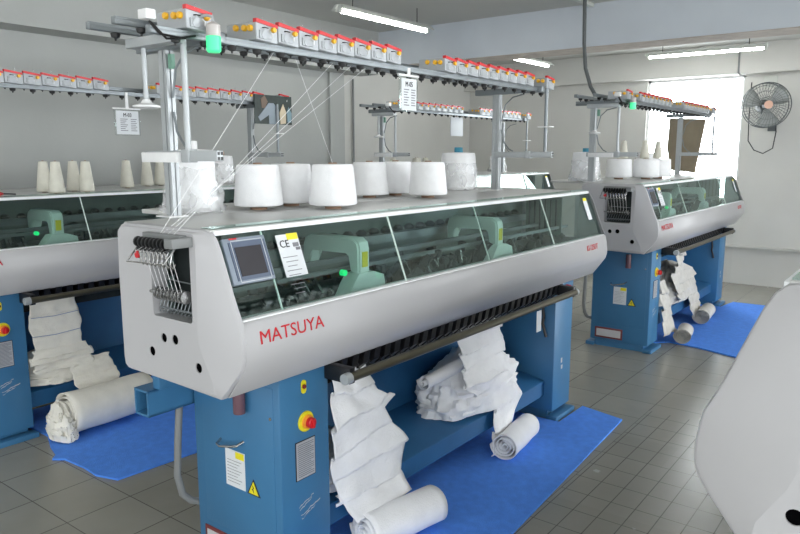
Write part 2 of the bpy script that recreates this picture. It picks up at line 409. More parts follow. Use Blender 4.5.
            B().prism([(1.893, .379), (1.841, .379), (1.867, .427)], xo-.0062, xo-.0049, 'X').obj('warning_triangle', M['warn'], c, label='yellow high-voltage triangle')
            B().prism([(1.872, .414), (1.862, .402), (1.868, .400), (1.863, .384), (1.874, .399), (1.867, .402)], xo-.0072, xo-.0061, 'X').obj('lightning_bolt', M['ink'], c)
            B().lathe([(.006, 0), (.006, .006)], (xo-.006, 1.767, .689), 10, 'X').obj('door_lock', M['steel'], c)
            k = B().box(xo-.004, xo, 1.93, 2.165, .075, .165, .002); k.obj('vent_frame', mat('vent_frame_brown', (118, 52, 52), .5), c)
            B().box(xo-.006, xo-.003, 1.945, 2.15, .09, .15).obj('vent_plate', M['scr'], c)
            # oil cup below the body
            B().lathe([(.021, .688), (.022, .692), (.022, .765), (.020, .80)], (1.545, 1.90, 0), 16).obj('oil_cup', M['oil'], root, label='small cup of reddish oil')
            # front face switch, rotary switch, plate, scratches
            o = B(); o.lathe([(.0001, 0), (.012, 0), (.012, .003)], (1.690, 1.7195, .797), 16, 'Y', cap=True); o.lathe([(.0001, 0), (.012, 0), (.012, .003)], (1.690, 1.7195, .771), 16, 'Y')
            o.box(1.678, 1.702, 1.7195, 1.7225, .771, .797); o.obj('switch_plate', M['warn'], c)
            B().lathe([(.0075, 0), (.0085, .006)], (1.690, 1.7145, .785), 14, 'Y').obj('push_switch', mat('switch_brown', (120, 40, 30), .4), c)
            o = B().lathe([(.036, 0), (.038, .003), (.038, .006)], (1.697, 1.7165, .653), 28, 'Y'); o.obj('dial_plate', M['warn'], c)
            o = B().lathe([(.020, -.012), (.024, -.010), (.026, 0)], (1.70, 1.7165, .652), 24, 'Y'); o.obj('dial_base', mat('dial_orange', (242, 150, 50), .4), c)
            o = B().lathe([(.016, -.018), (.0195, -.015), (.0195, 0)], (1.70, 1.705, .652), 24, 'Y'); o.box(1.695, 1.705, 1.679, 1.692, .636, .668, .002)
            o.obj('rotary_switch', M['red'], c, label='red rotary main switch')
            B().box(1.643, 1.741, 1.7205, 1.7232, .440, .586).obj('plate_border', M['ink'], c)
            B().box(1.646, 1.738, 1.7195, 1.7212, .443, .583).obj('data_plate', mat('plate_grey', (176, 178, 184), .5), c)
            k = B()
            for i in range(17): k.box(1.652, 1.732-.014*(i % 4 == 2), 1.7186, 1.7197, .572-.0075*i, .5745-.0075*i)
            k.obj('plate_print', M['inkg'], c)
            k = B(); rr = random.Random(3)
            for j, (zc, L) in enumerate(((.335, .075), (.322, .06), (.300, .10), (.285, .07))):
                pts = []
                for i in range(9): pts.append((1.655+j*.004+L*i/8, zc+.028*i/8+rr.uniform(-.003, .003)))
                up = [(x, z+rr.uniform(.001, .005)) for x, z in pts]
                for i in range(8): k.quad((pts[i][0], 1.7222, pts[i][1]), (pts[i+1][0], 1.7222, pts[i+1][1]), (up[i+1][0], 1.7222, up[i+1][1]), (up[i][0], 1.7222, up[i][1]))
            k.obj('paint_scratch', M['scr'], c)
        else:
            k = B().box(x0+.10, x0+.118, yf-.001, yf+.002, .34, .37).box(x0+.105, x0+.125, yf-.001, yf+.002, .30, .325); k.obj('paint_scratch', M['scr'], c)
            B().tube([(x0-.01, 1.80, .70), (x0-.015, 1.79, .64), (x0-.018, 1.795, .60), (x0-.018, 1.77, .52)], .009, 8).obj('hanging_cord', M['black'], c)
            B().lathe([(.02, -.02), (.022, 0)], (x1-.10, 1.722, .80), 14, 'Y').obj('red_stop_button', M['red'], c)
    cabinet(1.574, 1.819, True); cabinet(3.774, 4.019, False)
    # space between the cabinets
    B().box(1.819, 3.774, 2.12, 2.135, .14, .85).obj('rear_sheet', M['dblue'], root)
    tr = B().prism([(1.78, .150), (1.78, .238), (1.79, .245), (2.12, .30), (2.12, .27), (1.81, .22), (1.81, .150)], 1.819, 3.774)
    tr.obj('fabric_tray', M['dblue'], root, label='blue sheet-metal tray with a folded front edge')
    # take-up rod, end brackets
    rd = B().tube([(1.80, 1.60, .812), (3.76, 1.60, .812)], .0175, 16).obj('takeup_rod', M['rod'], root, label='long dark take-up rod')
    B().lathe([(.020, -.012), (.021, 0), (.021, .018)], (1.782, 1.60, .812), 16, 'X').obj('rod_cap', M['alu'], rd)
    B().lathe([(.02, 0), (.02, .02)], (3.758, 1.60, .812), 16, 'X').obj('rod_cap', M['alu'], rd)
    for xb in (1.815, 3.756): B().box(xb-.016, xb+.016, 1.60, 1.76, .785, .845, .004).obj('rod_bracket', M['black'], root)
    k = B()
    for i in range(30):
        x = 1.86+i*.0655; k.prism([(1.69, .848), (1.80, .848), (1.775, .78), (1.745, .762), (1.70, .80)], x, x+.034); k.tube([(x+.04, 1.72, .845), (x+.04, 1.70, .79), (x+.025, 1.68, .785)], .003, 5)
    k.obj('sinker_comb', M['black'], root, label='row of black comb teeth under the cover')
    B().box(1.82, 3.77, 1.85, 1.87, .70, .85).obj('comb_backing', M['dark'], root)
    # rear frame beam and hose
    k = B(); y0, y1, z0, z1, t_ = 2.215, 2.30, .645, .745, .008
    for a in ((y0, y0+t_, z0, z1), (y1-t_, y1, z0, z1), (y0, y1, z0, z0+t_), (y0, y1, z1-t_, z1)): k.box(1.385, 4.10, *a)
    k.obj('rear_beam', M['blue'], root, label='hollow blue frame beam')
    for xb in (1.42, 3.87): B().box(xb, xb+.14, 2.19, 2.235, .745, .85, .005).obj('beam_bracket', M['blue'], root)
    B().tube([(1.54, 2.25, .645), (1.525, 2.25, .50), (1.515, 2.25, .36), (1.53, 2.245, .28), (1.565, 2.24, .24), (1.61, 2.22, .222), (1.64, 2.18, .225)], .014, 12).obj('cable_hose', M['hose'], root)
    # ---------------- yarn rack
    def profile_post(x, y, z0, z1):
        p = B(); 
        for dx in (-1, 1):
            for dy in (-1, 1): p.box(x+dx*.010-.007, x+dx*.010+.007, y+dy*.010-.007, y+dy*.010+.007, z0, z1)
        p.box(x-.012, x+.012, y-.012, y+.012, z0, z1)
        p.box(x-.012, x+.012, y+.018, y+.036, z0, z1, .003)
        return p
    for x in (1.558, 3.956):
        po = profile_post(x, 2.24, .86, 1.985).obj('rack_post', M['alu'], root, label='slotted aluminium post')
        B().prism([(2.215, 1.37), (2.30, 1.37), (2.30, 1.375), (2.215, 1.375)], x-.04, x+.04).obj('post_collar', M['white'], po)
        # cross beam along Y
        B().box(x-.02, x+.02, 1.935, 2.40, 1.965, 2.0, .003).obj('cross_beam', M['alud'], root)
        B().tube([(x, 2.215, 1.80), (x, 2.19, 1.90), (x, 2.14, 1.945), (x, 2.06, 1.962)], .0045, 8).obj('post_brace', M['alud'], po)
        B().tube([(x, 2.215, 1.75), (x, 2.20, 1.68), (x, 2.16, 1.63), (x, 2.13, 1.615)], .0045, 8).obj('post_brace', M['alud'], po)
        xa = x-.058 if x < 2 else x
        a = B().box(xa-.05, xa-.022, 1.845, 2.24, 1.577, 1.612, .002).box(xa-.056, xa-.018, 1.985, 2.025, 1.572, 1.617, .003)
        if x < 2: a.box(xa-.05, x, 2.225, 2.255, 1.577, 1.612, .002)
        a = a.obj('tension_arm', M['alu'], root, label='horizontal aluminium arm')
        k = B()
        for dy in (0,):
            for q in range(2):
                for r_ in range(2): k.box(xa-.046+.013*q, xa-.038+.013*q, 1.8435, 1.8455, 1.581+.016*r_, 1.591+.016*r_)
        k.obj('arm_slot', M['black'], a)
    eb = [c for c in root.children if c.name.startswith('tension_arm')][0]
    B().box(1.43, 1.452, 2.03, 2.235, 1.572, 1.606, .002).obj('arm_cover', M['white'], eb)
    B().tube([(1.46, 2.005, 1.61), (1.46, 2.005, 1.985)], .0105, 12).obj('tension_tube', M['alu'], eb)
    # bracket at top, hanging rod with pad
    br = B().box(1.40, 1.45, 1.985, 2.245, 1.955, 1.985, .002).obj('tube_bracket', M['alu'], root)
    B().tube([(1.43, 2.185, 1.955), (1.43, 2.185, 1.775)], .0085, 12).obj('pad_rod', M['alu'], br)
    B().lathe([(.038, 0), (.046, .004), (.046, .010), (.020, .018), (.012, .030)], (1.43, 2.185, 1.755), 28).obj('tension_pad', M['white'], br, label='white disc pad')
    B().box(1.545, 1.560, 2.195, 2.215, 1.90, 1.95).obj('circuit_board', M['pcb'], root)
    a2 = [c for c in root.children if c.name.startswith('tension_arm')][1]
    B().tube([(3.93, 1.90, 1.60), (3.93, 1.90, 1.985)], .0105, 12).obj('tension_tube', M['alud'], a2)
    B().box(3.90, 3.96, 1.86, 1.94, 1.755, 1.762, .002).obj('tension_pad', M['white'], a2)
    # rails
    cap0 = None
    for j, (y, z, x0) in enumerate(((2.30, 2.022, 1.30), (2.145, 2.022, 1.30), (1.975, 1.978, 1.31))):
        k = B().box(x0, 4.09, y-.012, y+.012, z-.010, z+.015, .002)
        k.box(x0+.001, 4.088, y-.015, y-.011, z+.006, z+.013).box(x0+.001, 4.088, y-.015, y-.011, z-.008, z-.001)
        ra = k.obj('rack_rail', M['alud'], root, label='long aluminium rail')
        nc = 24
        for i in range(nc):
            x = x0+.10+.113*i
            if cap0 is None:
                q = B().lathe([(.003, -.024), (.004, -.017), (.014, -.013), (.0175, 0), (.010, .004)], (x, y, z-.012), 10)
                cap0 = q.obj('guide_cap', M['black'], ra); cx0, cy0, cz0 = x, y, z
            else: shift(cap0, ra, x-cx0, y-cy0, z-cz0)
    # controllers
    c0 = None; xs_ = [1.42]+[1.707+.1045*i for i in range(8)]+[2.886+.1045*i for i in range(9)]+[3.99]
    for i, x in enumerate(xs_):
        if c0 is None:
            q = B().prism([(x, 1.995), (x+.1015, 1.988), (x+.1015, 2.044), (x+.06, 2.052), (x, 2.056)], 1.93, 2.085, 'Y')
            bmesh.ops.bevel(q.bm, geom=q.bm.edges[:], offset=.002, segments=1, affect='EDGES')
            q.box(x+.014, x+.070, 1.925, 1.931, 1.999, 2.028, .002)
            q.lathe([(.014, -.002), (.014, 0)], (x+.035, 1.925, 2.012), 14, 'Y')
            c0 = q.obj('yarn_controller', M['plate'], root, label='grey yarn controller box'); x00 = x
            B().prism([(x-.002, 2.052), (x+.098, 2.041), (x+.098, 2.052), (x-.002, 2.065)], 1.924, 1.942, 'Y').obj('lever', M['red'], c0, label='red lever')
            for kx, ky, kz in ((-.0, 1.955, 2.034), (-.0, 1.985, 2.036), (-.0, 2.03, 2.040)):
                B().lathe([(.009, -.012), (.011, -.009), (.011, 0)], (x, ky, kz), 12, 'X').obj('knob', M['yel'], c0, label='yellow knob')
            B().lathe([(.008, -.012), (.009, -.010), (.009, 0)], (x+.076, 1.928, 2.033), 12, 'Y').obj('knob', M['yel'], c0)
            B().tube([(x+.03, 1.935, 2.037), (x+.03, 1.918, 2.036), (x+.045, 1.916, 2.035)], .0022, 6).obj('wire_clip', M['black'], c0)
            B().tube([(x+.058, 1.925, 2.028), (x+.060, 1.912, 2.018), (x+.058, 1.912, 2.004)], .0022, 5).obj('wire_hook', M['white'], c0)
            B().tube([(x+.09, 2.0, 2.045), (x+.09, 2.0, 2.09)], .0009, 5).obj('antenna', M['steel'], c0)
        else: shift(c0, root, x-x00)
    B().box(1.285, 1.32, 1.94, 1.985, 2.005, 2.035, .004).obj('rail_end_box', M['white'], root)
    B().tube([(1.30, 1.95, 2.0), (1.33, 1.94, 1.965), (1.40, 1.935, 1.96), (1.46, 1.94, 1.975)], .004, 6).tube([(1.31, 1.96, 2.0), (1.36, 1.95, 1.955), (1.43, 1.95, 1.965)], .004, 6).obj('rack_cable', M['black'], root)
    # indicator lamp on the rack
    l = B().lathe([(.022, 0), (.023, .002), (.023, .034), (.018, .038), (.006, .045)], (1.50, 1.90, 1.975), 20).obj('signal_lamp', mat('lamp_cap', (196, 190, 186), .4), root, label='signal lamp, glowing green')
    B().lathe([(.019, -.050), (.0235, -.044), (.0235, 0)], (1.50, 1.90, 1.974), 20).obj('lamp_lens', M['green'], l, label='glowing green lens')
    B().tube([(1.50, 1.90, 2.018), (1.50, 1.90, 2.035), (1.49, 1.915, 2.04), (1.45, 1.95, 2.03)], .005, 8).obj('lamp_stem', M['alu'], l)
    return root

m1 = build_machine()
m1['label'] = 'knitting machine in the centre with red MATSUYA lettering, nearest whole machine'
m1['category'] = 'knitting machine'; m1['group'] = 'flat knitting machines'
def place(off, label, rotz=0, loc=None, rack=0.):
    c = copy_tree(m1); c['label'] = label
    c.location = loc if loc is not None else MB0+Vector((off[0], off[1], 0)); c.rotation_euler = (0, 0, rotz)
    return c
m2 = place((-.053, 2.268), 'knitting machine at the left against the grey wall, slim cream yarn cones on its top')
m3 = place((4.005, .019), 'knitting machine at the right in front of the bright window')
m4 = place((3.872, 2.118), 'farthest knitting machine, mostly hidden behind the central one, by the back wall corner')
m5 = place(None, 'white curved end of a knitting machine cut off at the lower right corner', PI, Vector((2.893, 0.001, 0)))
for mm, dz in ((m2, .005), (m3, .022), (m4, .03)):   # these racks stand a little higher on their posts
    for ch in mm.children:
        if ch.name.split('.')[0] in ('rack_rail', 'yarn_controller', 'rail_end_box', 'rack_cable', 'signal_lamp', 'cross_beam'): ch.location.z += dz
for mm in (m2, m4): 
    for ch in list(mm.children):
        if ch.name.split('.')[0] in ('signal_lamp',):
            for s_ in list(ch.children): bpy.data.objects.remove(s_)
            bpy.data.objects.remove(ch)
for ch in m3.children:
    if ch.name.startswith('signal_lamp'): ch.location += Vector((.02, .02, -.005))

# ------------------------------------------------------------------ room
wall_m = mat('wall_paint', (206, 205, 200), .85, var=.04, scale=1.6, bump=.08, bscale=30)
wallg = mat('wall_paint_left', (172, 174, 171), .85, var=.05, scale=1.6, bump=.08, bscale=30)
ceil_m = mat('ceiling_paint', (196, 196, 192), .9, var=.04, scale=1.2)
beam_m = mat('beam_paint', (198, 204, 210), .85, var=.05, scale=1.8, bump=.06, bscale=25)
edge_m = mat('beam_bare_edge', (178, 168, 158), .9, var=.12, scale=9)
def floor_mat():
    m = bpy.data.materials.new('floor_tiles'); m.use_nodes = True; nt = m.node_tree; b = nt.nodes['Principled BSDF']; N = nt.nodes.new; L = nt.links.new
    geo = N('ShaderNodeNewGeometry'); sep = N('ShaderNodeSeparateXYZ'); L(geo.outputs['Position'], sep.inputs[0])
    def mth(op, a, b_=None, c=None):
        n = N('ShaderNodeMath'); n.operation = op
        for i, v in enumerate((a, b_, c)):
            if v is None: continue
            if isinstance(v, (int, float)): n.inputs[i].default_value = v
            else: L(v, n.inputs[i])
        return n.outputs[0]
    def line(coord, off, per, w):   # 1 on the joint
        t = mth('DIVIDE', mth('SUBTRACT', coord, off), per); f = mth('FRACT', t); d = mth('MULTIPLY', mth('MINIMUM', f, mth('SUBTRACT', 1., f)), per)
        return mth('LESS_THAN', d, w)
    x, y = sep.outputs[0], sep.outputs[1]
    big = mth('MAXIMUM', line(x, 1.385, .305, .0022), line(y, 1.31, .318, .0026))
    sm = mth('MAXIMUM', line(x, 2.667, .172, .0022), line(y, 1.065, .1125, .0022))
    inr = mth('MULTIPLY', mth('LESS_THAN', y, 1.31), mth('LESS_THAN', x, 4.30))
    joint = mth('ADD', mth('MULTIPLY', sm, inr), mth('MULTIPLY', big, mth('SUBTRACT', 1., inr)))
    # per-tile tone
    cx = mth('FLOOR', mth('DIVIDE', mth('SUBTRACT', x, 1.385), .305)); cy = mth('FLOOR', mth('DIVIDE', mth('SUBTRACT', y, 1.31), .318))
    cmb = N('ShaderNodeCombineXYZ'); L(cx, cmb.inputs[0]); L(cy, cmb.inputs[1])
    wn = N('ShaderNodeTexWhiteNoise'); L(cmb.outputs[0], wn.inputs['Vector'])
    nz = N('ShaderNodeTexNoise'); nz.inputs['Scale'].default_value = 5; nz.inputs['Detail'].default_value = 6; L(geo.outputs['Position'], nz.inputs['Vector'])
    k = mth('ADD', mth('MULTIPLY', wn.outputs['Value'], .18), mth('MULTIPLY', nz.outputs['Fac'], .35))
    mix = N('ShaderNodeMix'); mix.data_type = 'RGBA'; L(k, mix.inputs[0])
    mix.inputs[6].default_value = lin((140, 137, 127))+(1,); mix.inputs[7].default_value = lin((172, 170, 160))+(1,)
    mx2 = N('ShaderNodeMix'); mx2.data_type = 'RGBA'; L(joint, mx2.inputs[0]); L(mix.outputs[2], mx2.inputs[6]); mx2.inputs[7].default_value = lin((96, 92, 84))+(1,)
    L(mx2.outputs[2], b.inputs['Base Color'])
    L(mth('ADD', .20, mth('MULTIPLY', nz.outputs['Fac'], .10)), b.inputs['Roughness'])
    bp_ = N('ShaderNodeBump'); bp_.inputs['Strength'].default_value = .25; bp_.inputs['Distance'].default_value = .004
    n3 = N('ShaderNodeTexNoise'); n3.inputs['Scale'].default_value = 22; L(geo.outputs['Position'], n3.inputs['Vector'])
    L(mth('SUBTRACT', mth('MULTIPLY', n3.outputs['Fac'], .6), joint), bp_.inputs['Height']); L(bp_.outputs['Normal'], b.inputs['Normal'])
    return m
ZC = 2.87
struct(B().box(-4.5, 9.5, -4.0, 5.95, -.1, 0).obj('floor', floor_mat()))
struct(B().box(-4.5, 9.5, -4.0, 5.95, ZC, ZC+.1).obj('ceiling', ceil_m))
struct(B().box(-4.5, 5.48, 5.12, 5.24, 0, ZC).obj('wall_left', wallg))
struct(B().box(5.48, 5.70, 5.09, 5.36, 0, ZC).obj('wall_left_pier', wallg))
struct(B().box(5.3, 9.5, 5.81, 5.93, 0, ZC).obj('wall_left_far', wall_m))
# back wall with window opening y 2.0..3.11, z .47..2.53 ; right part is a pier
wy0, wy1, wz0, wz1 = 1.95, 3.11, 1.02, 2.53
for nm, a in (('wall_back', (9.38, 9.5, wy1, 5.81, 0, ZC)), ('wall_back_sill', (9.38, 9.5, wy0, wy1, 0, wz0)), ('wall_back_lintel', (9.38, 9.5, wy0, wy1, wz1, ZC)), ('wall_back_pier', (9.38, 9.5, -4.0, wy0, 0, ZC))):
    struct(B().box(*a).obj(nm, wall_m))
fr = B()
for a in ((9.42, 9.46, wy0, wy1, wz0, wz0+.04), (9.42, 9.46, wy0, wy1, wz1-.03, wz1), (9.42, 9.46, wy0, wy0+.03, wz0, wz1), (9.42, 9.46, wy1-.03, wy1, wz0, wz1)): fr.box(*a)
wf = struct(fr.obj('window_1', M['white']))
struct(B().box(9.435, 9.441, wy0+.03, wy1-.03, wz0+.04, wz1-.03).obj('window_pane', glass_mat('window_glass', (.97, .98, .98), .02), wf))
struct(B().box(6.0, 6.33, -4.0, 5.81, 2.515, ZC).obj('trim_cross_beam', beam_m))
struct(B().box(6.0, 6.33, -4.0, 5.81, 2.510, 2.5155).obj('trim_cross_beam_edge', edge_m))
struct(B().box(9.2, 9.38, -4.0, 5.81, 2.53, ZC).obj('trim_back_beam', wall_m))
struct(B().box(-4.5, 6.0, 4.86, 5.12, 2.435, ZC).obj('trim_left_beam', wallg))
struct(B().box(9.3, 9.38, -4., 2.05, .455, .475, .004).obj('trim_ledge', wall_m))
# wall pier near window: narrow strip, opening sill part
tag(B().tube([(6.646, 5.79, 1.0), (6.646, 5.79, 2.5)], .012, 8).obj('wall_conduit', M['hose']), 'thin vertical conduit on the far left wall beside the dark wall end', 'pipe')
tag(B().tube([(9.28, 2.0, 2.84), (9.19, 1.995, 2.80), (9.19, 1.99, 2.54), (9.19, 1.97, 2.515), (9.3, 1.93, 2.50)], .011, 8).obj('fan_conduit', M['hose']), 'short vertical conduit on the beam above the wall fan', 'pipe')
tag(B().tube([(5.72, 2.45, 2.86), (5.72, 2.44, 2.5), (5.72, 2.42, 2.3), (5.72, 2.37, 2.15), (5.72, 2.33, 2.085)], .016, 10).obj('power_cable', mat('cable_grey', (88, 92, 92), .5)), 'dark grey cable dropping from the ceiling beam to the right machine', 'cable')
tag(B().box(4.4, 5.99, 2.48, 2.52, ZC-.03, ZC-.001).obj('cable_trunking', M['fixt']), 'grey trunking on the ceiling ending at the cable', 'trunking')

# fluorescent lamps
def batten(loc, along, L, label, side=-1, drop=.15):
    """open reflector with a batten and one tube"""
    t = thing('fluorescent_lamp', label, 'lamp', loc, 'fluorescent ceiling lamps')
    def W(u, v, w): return (loc[0]+u, loc[1]+v, loc[2]+w) if along == 'X' else (loc[0]+v, loc[1]+u, loc[2]+w)
    def bx(b, u0, u1, v0, v1, w0, w1, bev=0):
        a = W(u0, v0, w0); c = W(u1, v1, w1); return b.box(min(a[0], c[0]), max(a[0], c[0]), min(a[1], c[1]), max(a[1], c[1]), a[2], c[2], bev)
    b = B(); r0 = []
    prof = [(-.075, -.01), (-.03, .03), (.03, .03), (.075, -.01)]
    for s_, h in ((0, 0), (1, .003)):
        pass
    ring0 = [b.bm.verts.new(W(-L/2, v, w)) for v, w in prof]; ring1 = [b.bm.verts.new(W(L/2, v, w)) for v, w in prof]
    for k in range(3): b.bm.faces.new((ring0[k], ring0[k+1], ring1[k+1], ring1[k]))
    b.obj('reflector', M['fixt'], t, solid=.003)
    h = B(); bx(h, -L/2+.02, L/2-.02, -.022, .022, .0, .03, .003); bx(h, -L/2, -L/2+.03, -.015, .015, -.03, .01, .002); bx(h, L/2-.03, L/2, -.015, .015, -.03, .01, .002); h.obj('batten', M['fixt'], t)
    B().tube([W(-L/2+.03, 0, -.018), W(L/2-.03, 0, -.018)], .014, 12).obj('tube', M['tube'], t, label='glowing white tube')
    for u in (-L*.36, L*.36):
        if drop > .01: B().tube([W(u, 0, .03), W(u, 0, drop)], .004, 6).obj('hanger', M['black'], t)
batten((4.80, 3.80, 2.71), 'X', 1.20, 'lit fluorescent lamp hanging above the yarn rack of the central machine', drop=.159)
batten((8.3, 2.16, 2.70), 'Y', 1.24, 'lit fluorescent lamp hanging above the window', drop=.169)
batten((7.75, 4.02, 2.70), 'X', 1.2, 'lit fluorescent lamp half hidden behind the cross beam', drop=.169)
batten((2.6, -.4, 2.72), 'X', 1.2, 'unseen fluorescent lamp added over the aisle to brighten the hall', drop=.149)  # added lamp, out of view, for more light from the ceiling
batten((.4, 3.6, 2.72), 'X', 1.2, 'unseen fluorescent lamp added near the left wall to brighten the hall', drop=.149)  # also added and never seen; lifts the light on walls and ceiling

# ------------------------------------------------------------------ mats
mat_blue = mat('blue_carpet', (84, 148, 252), .95, var=.10, scale=26, bump=.5, bscale=220)
def floor_mat_obj(pts, label, curl=()):
    c = sum((Vector((x, y, 0)) for x, y in pts), Vector())/len(pts)
    b = B(); n = len(pts)
    b.prism(pts, .002, .012, 'Z')
    o = b.obj('floor_mat', mat_blue, None); return tag(o, label, 'mat', 'blue floor mats')
floor_mat_obj([(4.028, 1.382), (4.10, 1.97), (4.1, 2.28), (3.775-.0, 2.2), (3.77, 2.6), (1.825, 2.6), (1.825, 1.90), (1.60, 1.66), (1.62, 1.24)][:9] if False else
              [(4.028, 1.382), (4.10, 1.665), (3.76, 1.67), (3.76, 2.18), (1.84, 2.18), (1.84, 1.66), (1.50, 1.64), (1.48, 1.235)], 'bright blue mat on the floor in front of the central machine')
floor_mat_obj([(8.113, 1.204), (8.10, 1.64), (7.76, 1.69), (7.76, 2.1), (5.86, 2.1), (5.86, 1.84), (6.02, 1.70), (5.98, 1.45), (5.86, 1.10), (7.0, 1.12)], 'bright blue mat on the floor in front of the right machine')
floor_mat_obj([(1.80, 3.915), (1.80, 4.4), (3.65, 4.4), (3.65, 3.93), (4.0, 3.9), (4.0, 2.98), (2.2, 3.05), (1.741, 3.09), (1.70, 3.22), (1.71, 3.35), (1.70, 3.53), (1.66, 3.58), (1.70, 3.62), (1.735, 3.75)], 'bright blue mat on the floor in front of the left machine')

# ------------------------------------------------------------------ fabrics
def sheet(path, hw, nu=14, amp=.008, seed=0, fold=0., skew=0.):
    """ribbon of cloth: path of (x,y,z); hw half-widths along X"""
    b = B(); rows = []; P = []
    for i in range(len(path)-1):
        a, c = Vector(path[i]), Vector(path[i+1]); n = max(2, int((c-a).length/.018))
        for k in range(n): P.append((a.lerp(c, k/n), hw[i]+(hw[i+1]-hw[i])*k/n))
    P.append((Vector(path[-1]), hw[-1]))
    Q = []
    for i in range(len(P)):      # smooth
        lo, hi = max(0, i-2), min(len(P), i+3); Q.append((sum((p[0] for p in P[lo:hi]), Vector())/(hi-lo), P[i][1]))
    for i, (p, w) in enumerate(Q):
        row = []
        for k in range(nu+1):
            u = k/nu*2-1; q = p+Vector((u*w, 0, 0)); n = noise.noise_vector(q*9+Vector((seed, 0, 0)))
            n2 = noise.noise(Vector((u*3+seed, i*.12, 0)))
            q = q+n*amp+Vector((0, n2*fold, n2*fold*.5)); q.z = max(q.z, .016); row.append(b.bm.verts.new(q))
        rows.append(row)
    for i in range(len(rows)-1):
        for k in range(nu): b.bm.faces.new((rows[i][k], rows[i][k+1], rows[i+1][k+1], rows[i+1][k]))
    return b
def pile(x0, x1, y0, y1, z0, z1, layers, seed, crush=.012):
    """zigzag stack of crushed layers tapering upwards"""
    path = []; hw = []; rr = random.Random(seed)
    for i in range(layers):
        f = i/max(1, layers-1); cx = (x0+x1)/2+rr.uniform(-.02, .02); z = z0+(z1-z0)*f
        ya, yb = y0+(y1-y0)*.10*f, y1-(y1-y0)*.05*f
        a, c = (ya, yb) if i % 2 == 0 else (yb, ya)
        w = (x1-x0)/2*(1-.30*f)*rr.uniform(.9, 1.06)
        path += [(cx, a, z), (cx, c, z+.006)]; hw += [w, w]
    return path, hw
def roll(p0, p1, r, seed, mname, flat=.92, turns=4):
    """spiral roll with its axis p0 -> p1"""
    b = B(); p0, p1 = Vector(p0), Vector(p1); d = (p1-p0).normalized(); side = Vector((-d.y, d.x, 0)).normalized(); up = Vector((0, 0, 1)); N = turns*26; nl = 12
    rows = []
    for j in range(nl+1):
        t = j/nl; row = []
        for i in range(N+1):
            f = i/N; a = f*turns*2*PI; rr = r*(.12+.88*f); n = noise.noise(Vector((a*.9+seed, t*3, f*2)))
            e = 1+.06*n; inset_ = (1-f)*.012*(1 if seed % 2 else -.6)
            q = p0.lerp(p1, t)+side*math.cos(a)*rr*e+up*(math.sin(a)*rr*e*flat)+d*(noise.noise(Vector((a*.6, seed, 0)))*.012-(inset_ if t < .5 else -inset_))
            q.z = max(q.z, .013); row.append(b.bm.verts.new(q))
        rows.append(row)
    for j in range(nl):
        for i in range(N): b.bm.faces.new((rows[j][i], rows[j][i+1], rows[j+1][i+1], rows[j+1][i]))
    return b
def lerpt(tab, v):
    for i in range(len(tab)-1):
        if v <= tab[i+1][0]:
            f = (v-tab[i][0])/max(1e-6, tab[i+1][0]-tab[i][0]); return tab[i][1]+(tab[i+1][1]-tab[i][1])*f
    return tab[-1][1]
def flaps(left, right, yt, zt, zb, folds, depth, tilt, seed, wild=.5):
    """cloth hanging in overlapping folds; left/right/yt are tables over v in 0..1"""
    b = B(); nv, nu = 110, 30; rr = random.Random(seed); rows = []
    fr = [0]+[(i+rr.uniform(-.18, .18))/folds for i in range(1, folds)]+[1.001]
    tl = [rr.uniform(-1, 1)*tilt for _ in range(folds+2)]
    for j in range(nv+1):
        v = j/nv; row = []
        for k in range(nu+1):
            u = k/nu
            vv = v+wild*.05*noise.noise(Vector((u*2.2, v*3, seed)))
            n_ = 0
            while n_ < folds-1 and vv+tl[n_+1]*(u-.5) > fr[n_+1]: n_ += 1
            lo = fr[n_]-tl[n_]*(u-.5)*(n_ > 0); hi = fr[n_+1]-tl[n_+1]*(u-.5)
            f = min(1, max(0, (vv-lo)/max(.02, hi-lo)))
            bul = (f**1.6)*(1 if f < .93 else max(0, 1-(f-.93)/.07*.9))
            L, R_ = lerpt(left, v), lerpt(right, v)
            e = noise.noise(Vector((v*5, seed, 3)))*.010+.006*math.sin(f*PI)*(1 if n_ % 2 else -.6)
            x = L+(R_-L)*u+e*(u if u > .5 else -(1-u))*1.5
            cr_ = noise.noise(Vector((u*3+seed, v*5, 1)))*.012+noise.noise(Vector((u*9+seed, v*11, 5)))*.003
            y = lerpt(yt, v)-depth*bul*(.6+.4*math.sin(u*3+n_*1.7))-cr_
            z = zt+(zb-zt)*v-.012*(bul if f < .93 else 1.2)+noise.noise(Vector((u*4, seed, n_)))*.008
            row.append(b.bm.verts.new((x, y, z)))
        rows.append(row)
    for j in range(nv):
        for k in range(nu): b.bm.faces.new((rows[j][k], rows[j][k+1], rows[j+1][k+1], rows[j+1][k]))
    return b
def heap(cx, cy, rx, ry, z0, h, seed, crinkle=.018):
    """crumpled heap of cloth: rounded mound with many ruffled edges"""
    b = B(); nr, na = 26, 96; rows = []
    for i in range(nr+1):
        t = i/nr; row = []   # t 0 bottom rim .. 1 top
        lay = t*9
        for k in range(na):
            a = 2*PI*k/na; ca, sa = math.cos(a), math.sin(a)
            prof = (1-t**2.6)**.6 if t < 1 else 0
            ruff = (lay % 1)
            q = noise.noise(Vector((ca*1.6+seed, sa*1.6, lay*.55))); q2 = noise.noise(Vector((ca*6+seed, sa*6, int(lay)*2.3)))
            r_ = prof*(1+.16*q+crinkle*5*q2*(.4+ruff))+(.035*ruff-.01)*(prof > .15)
            x = cx+rx*ca*r_; y = cy+ry*sa*r_
            z = z0+h*t+.012*q2+.02*q*t; row.append(b.bm.verts.new((x, y, max(z, z0))))
        rows.append(row)
    for i in range(nr):
        for k in range(na): b.bm.faces.new((rows[i][k], rows[i][(k+1) % na], rows[i+1][(k+1) % na], rows[i+1][k]))
    return b
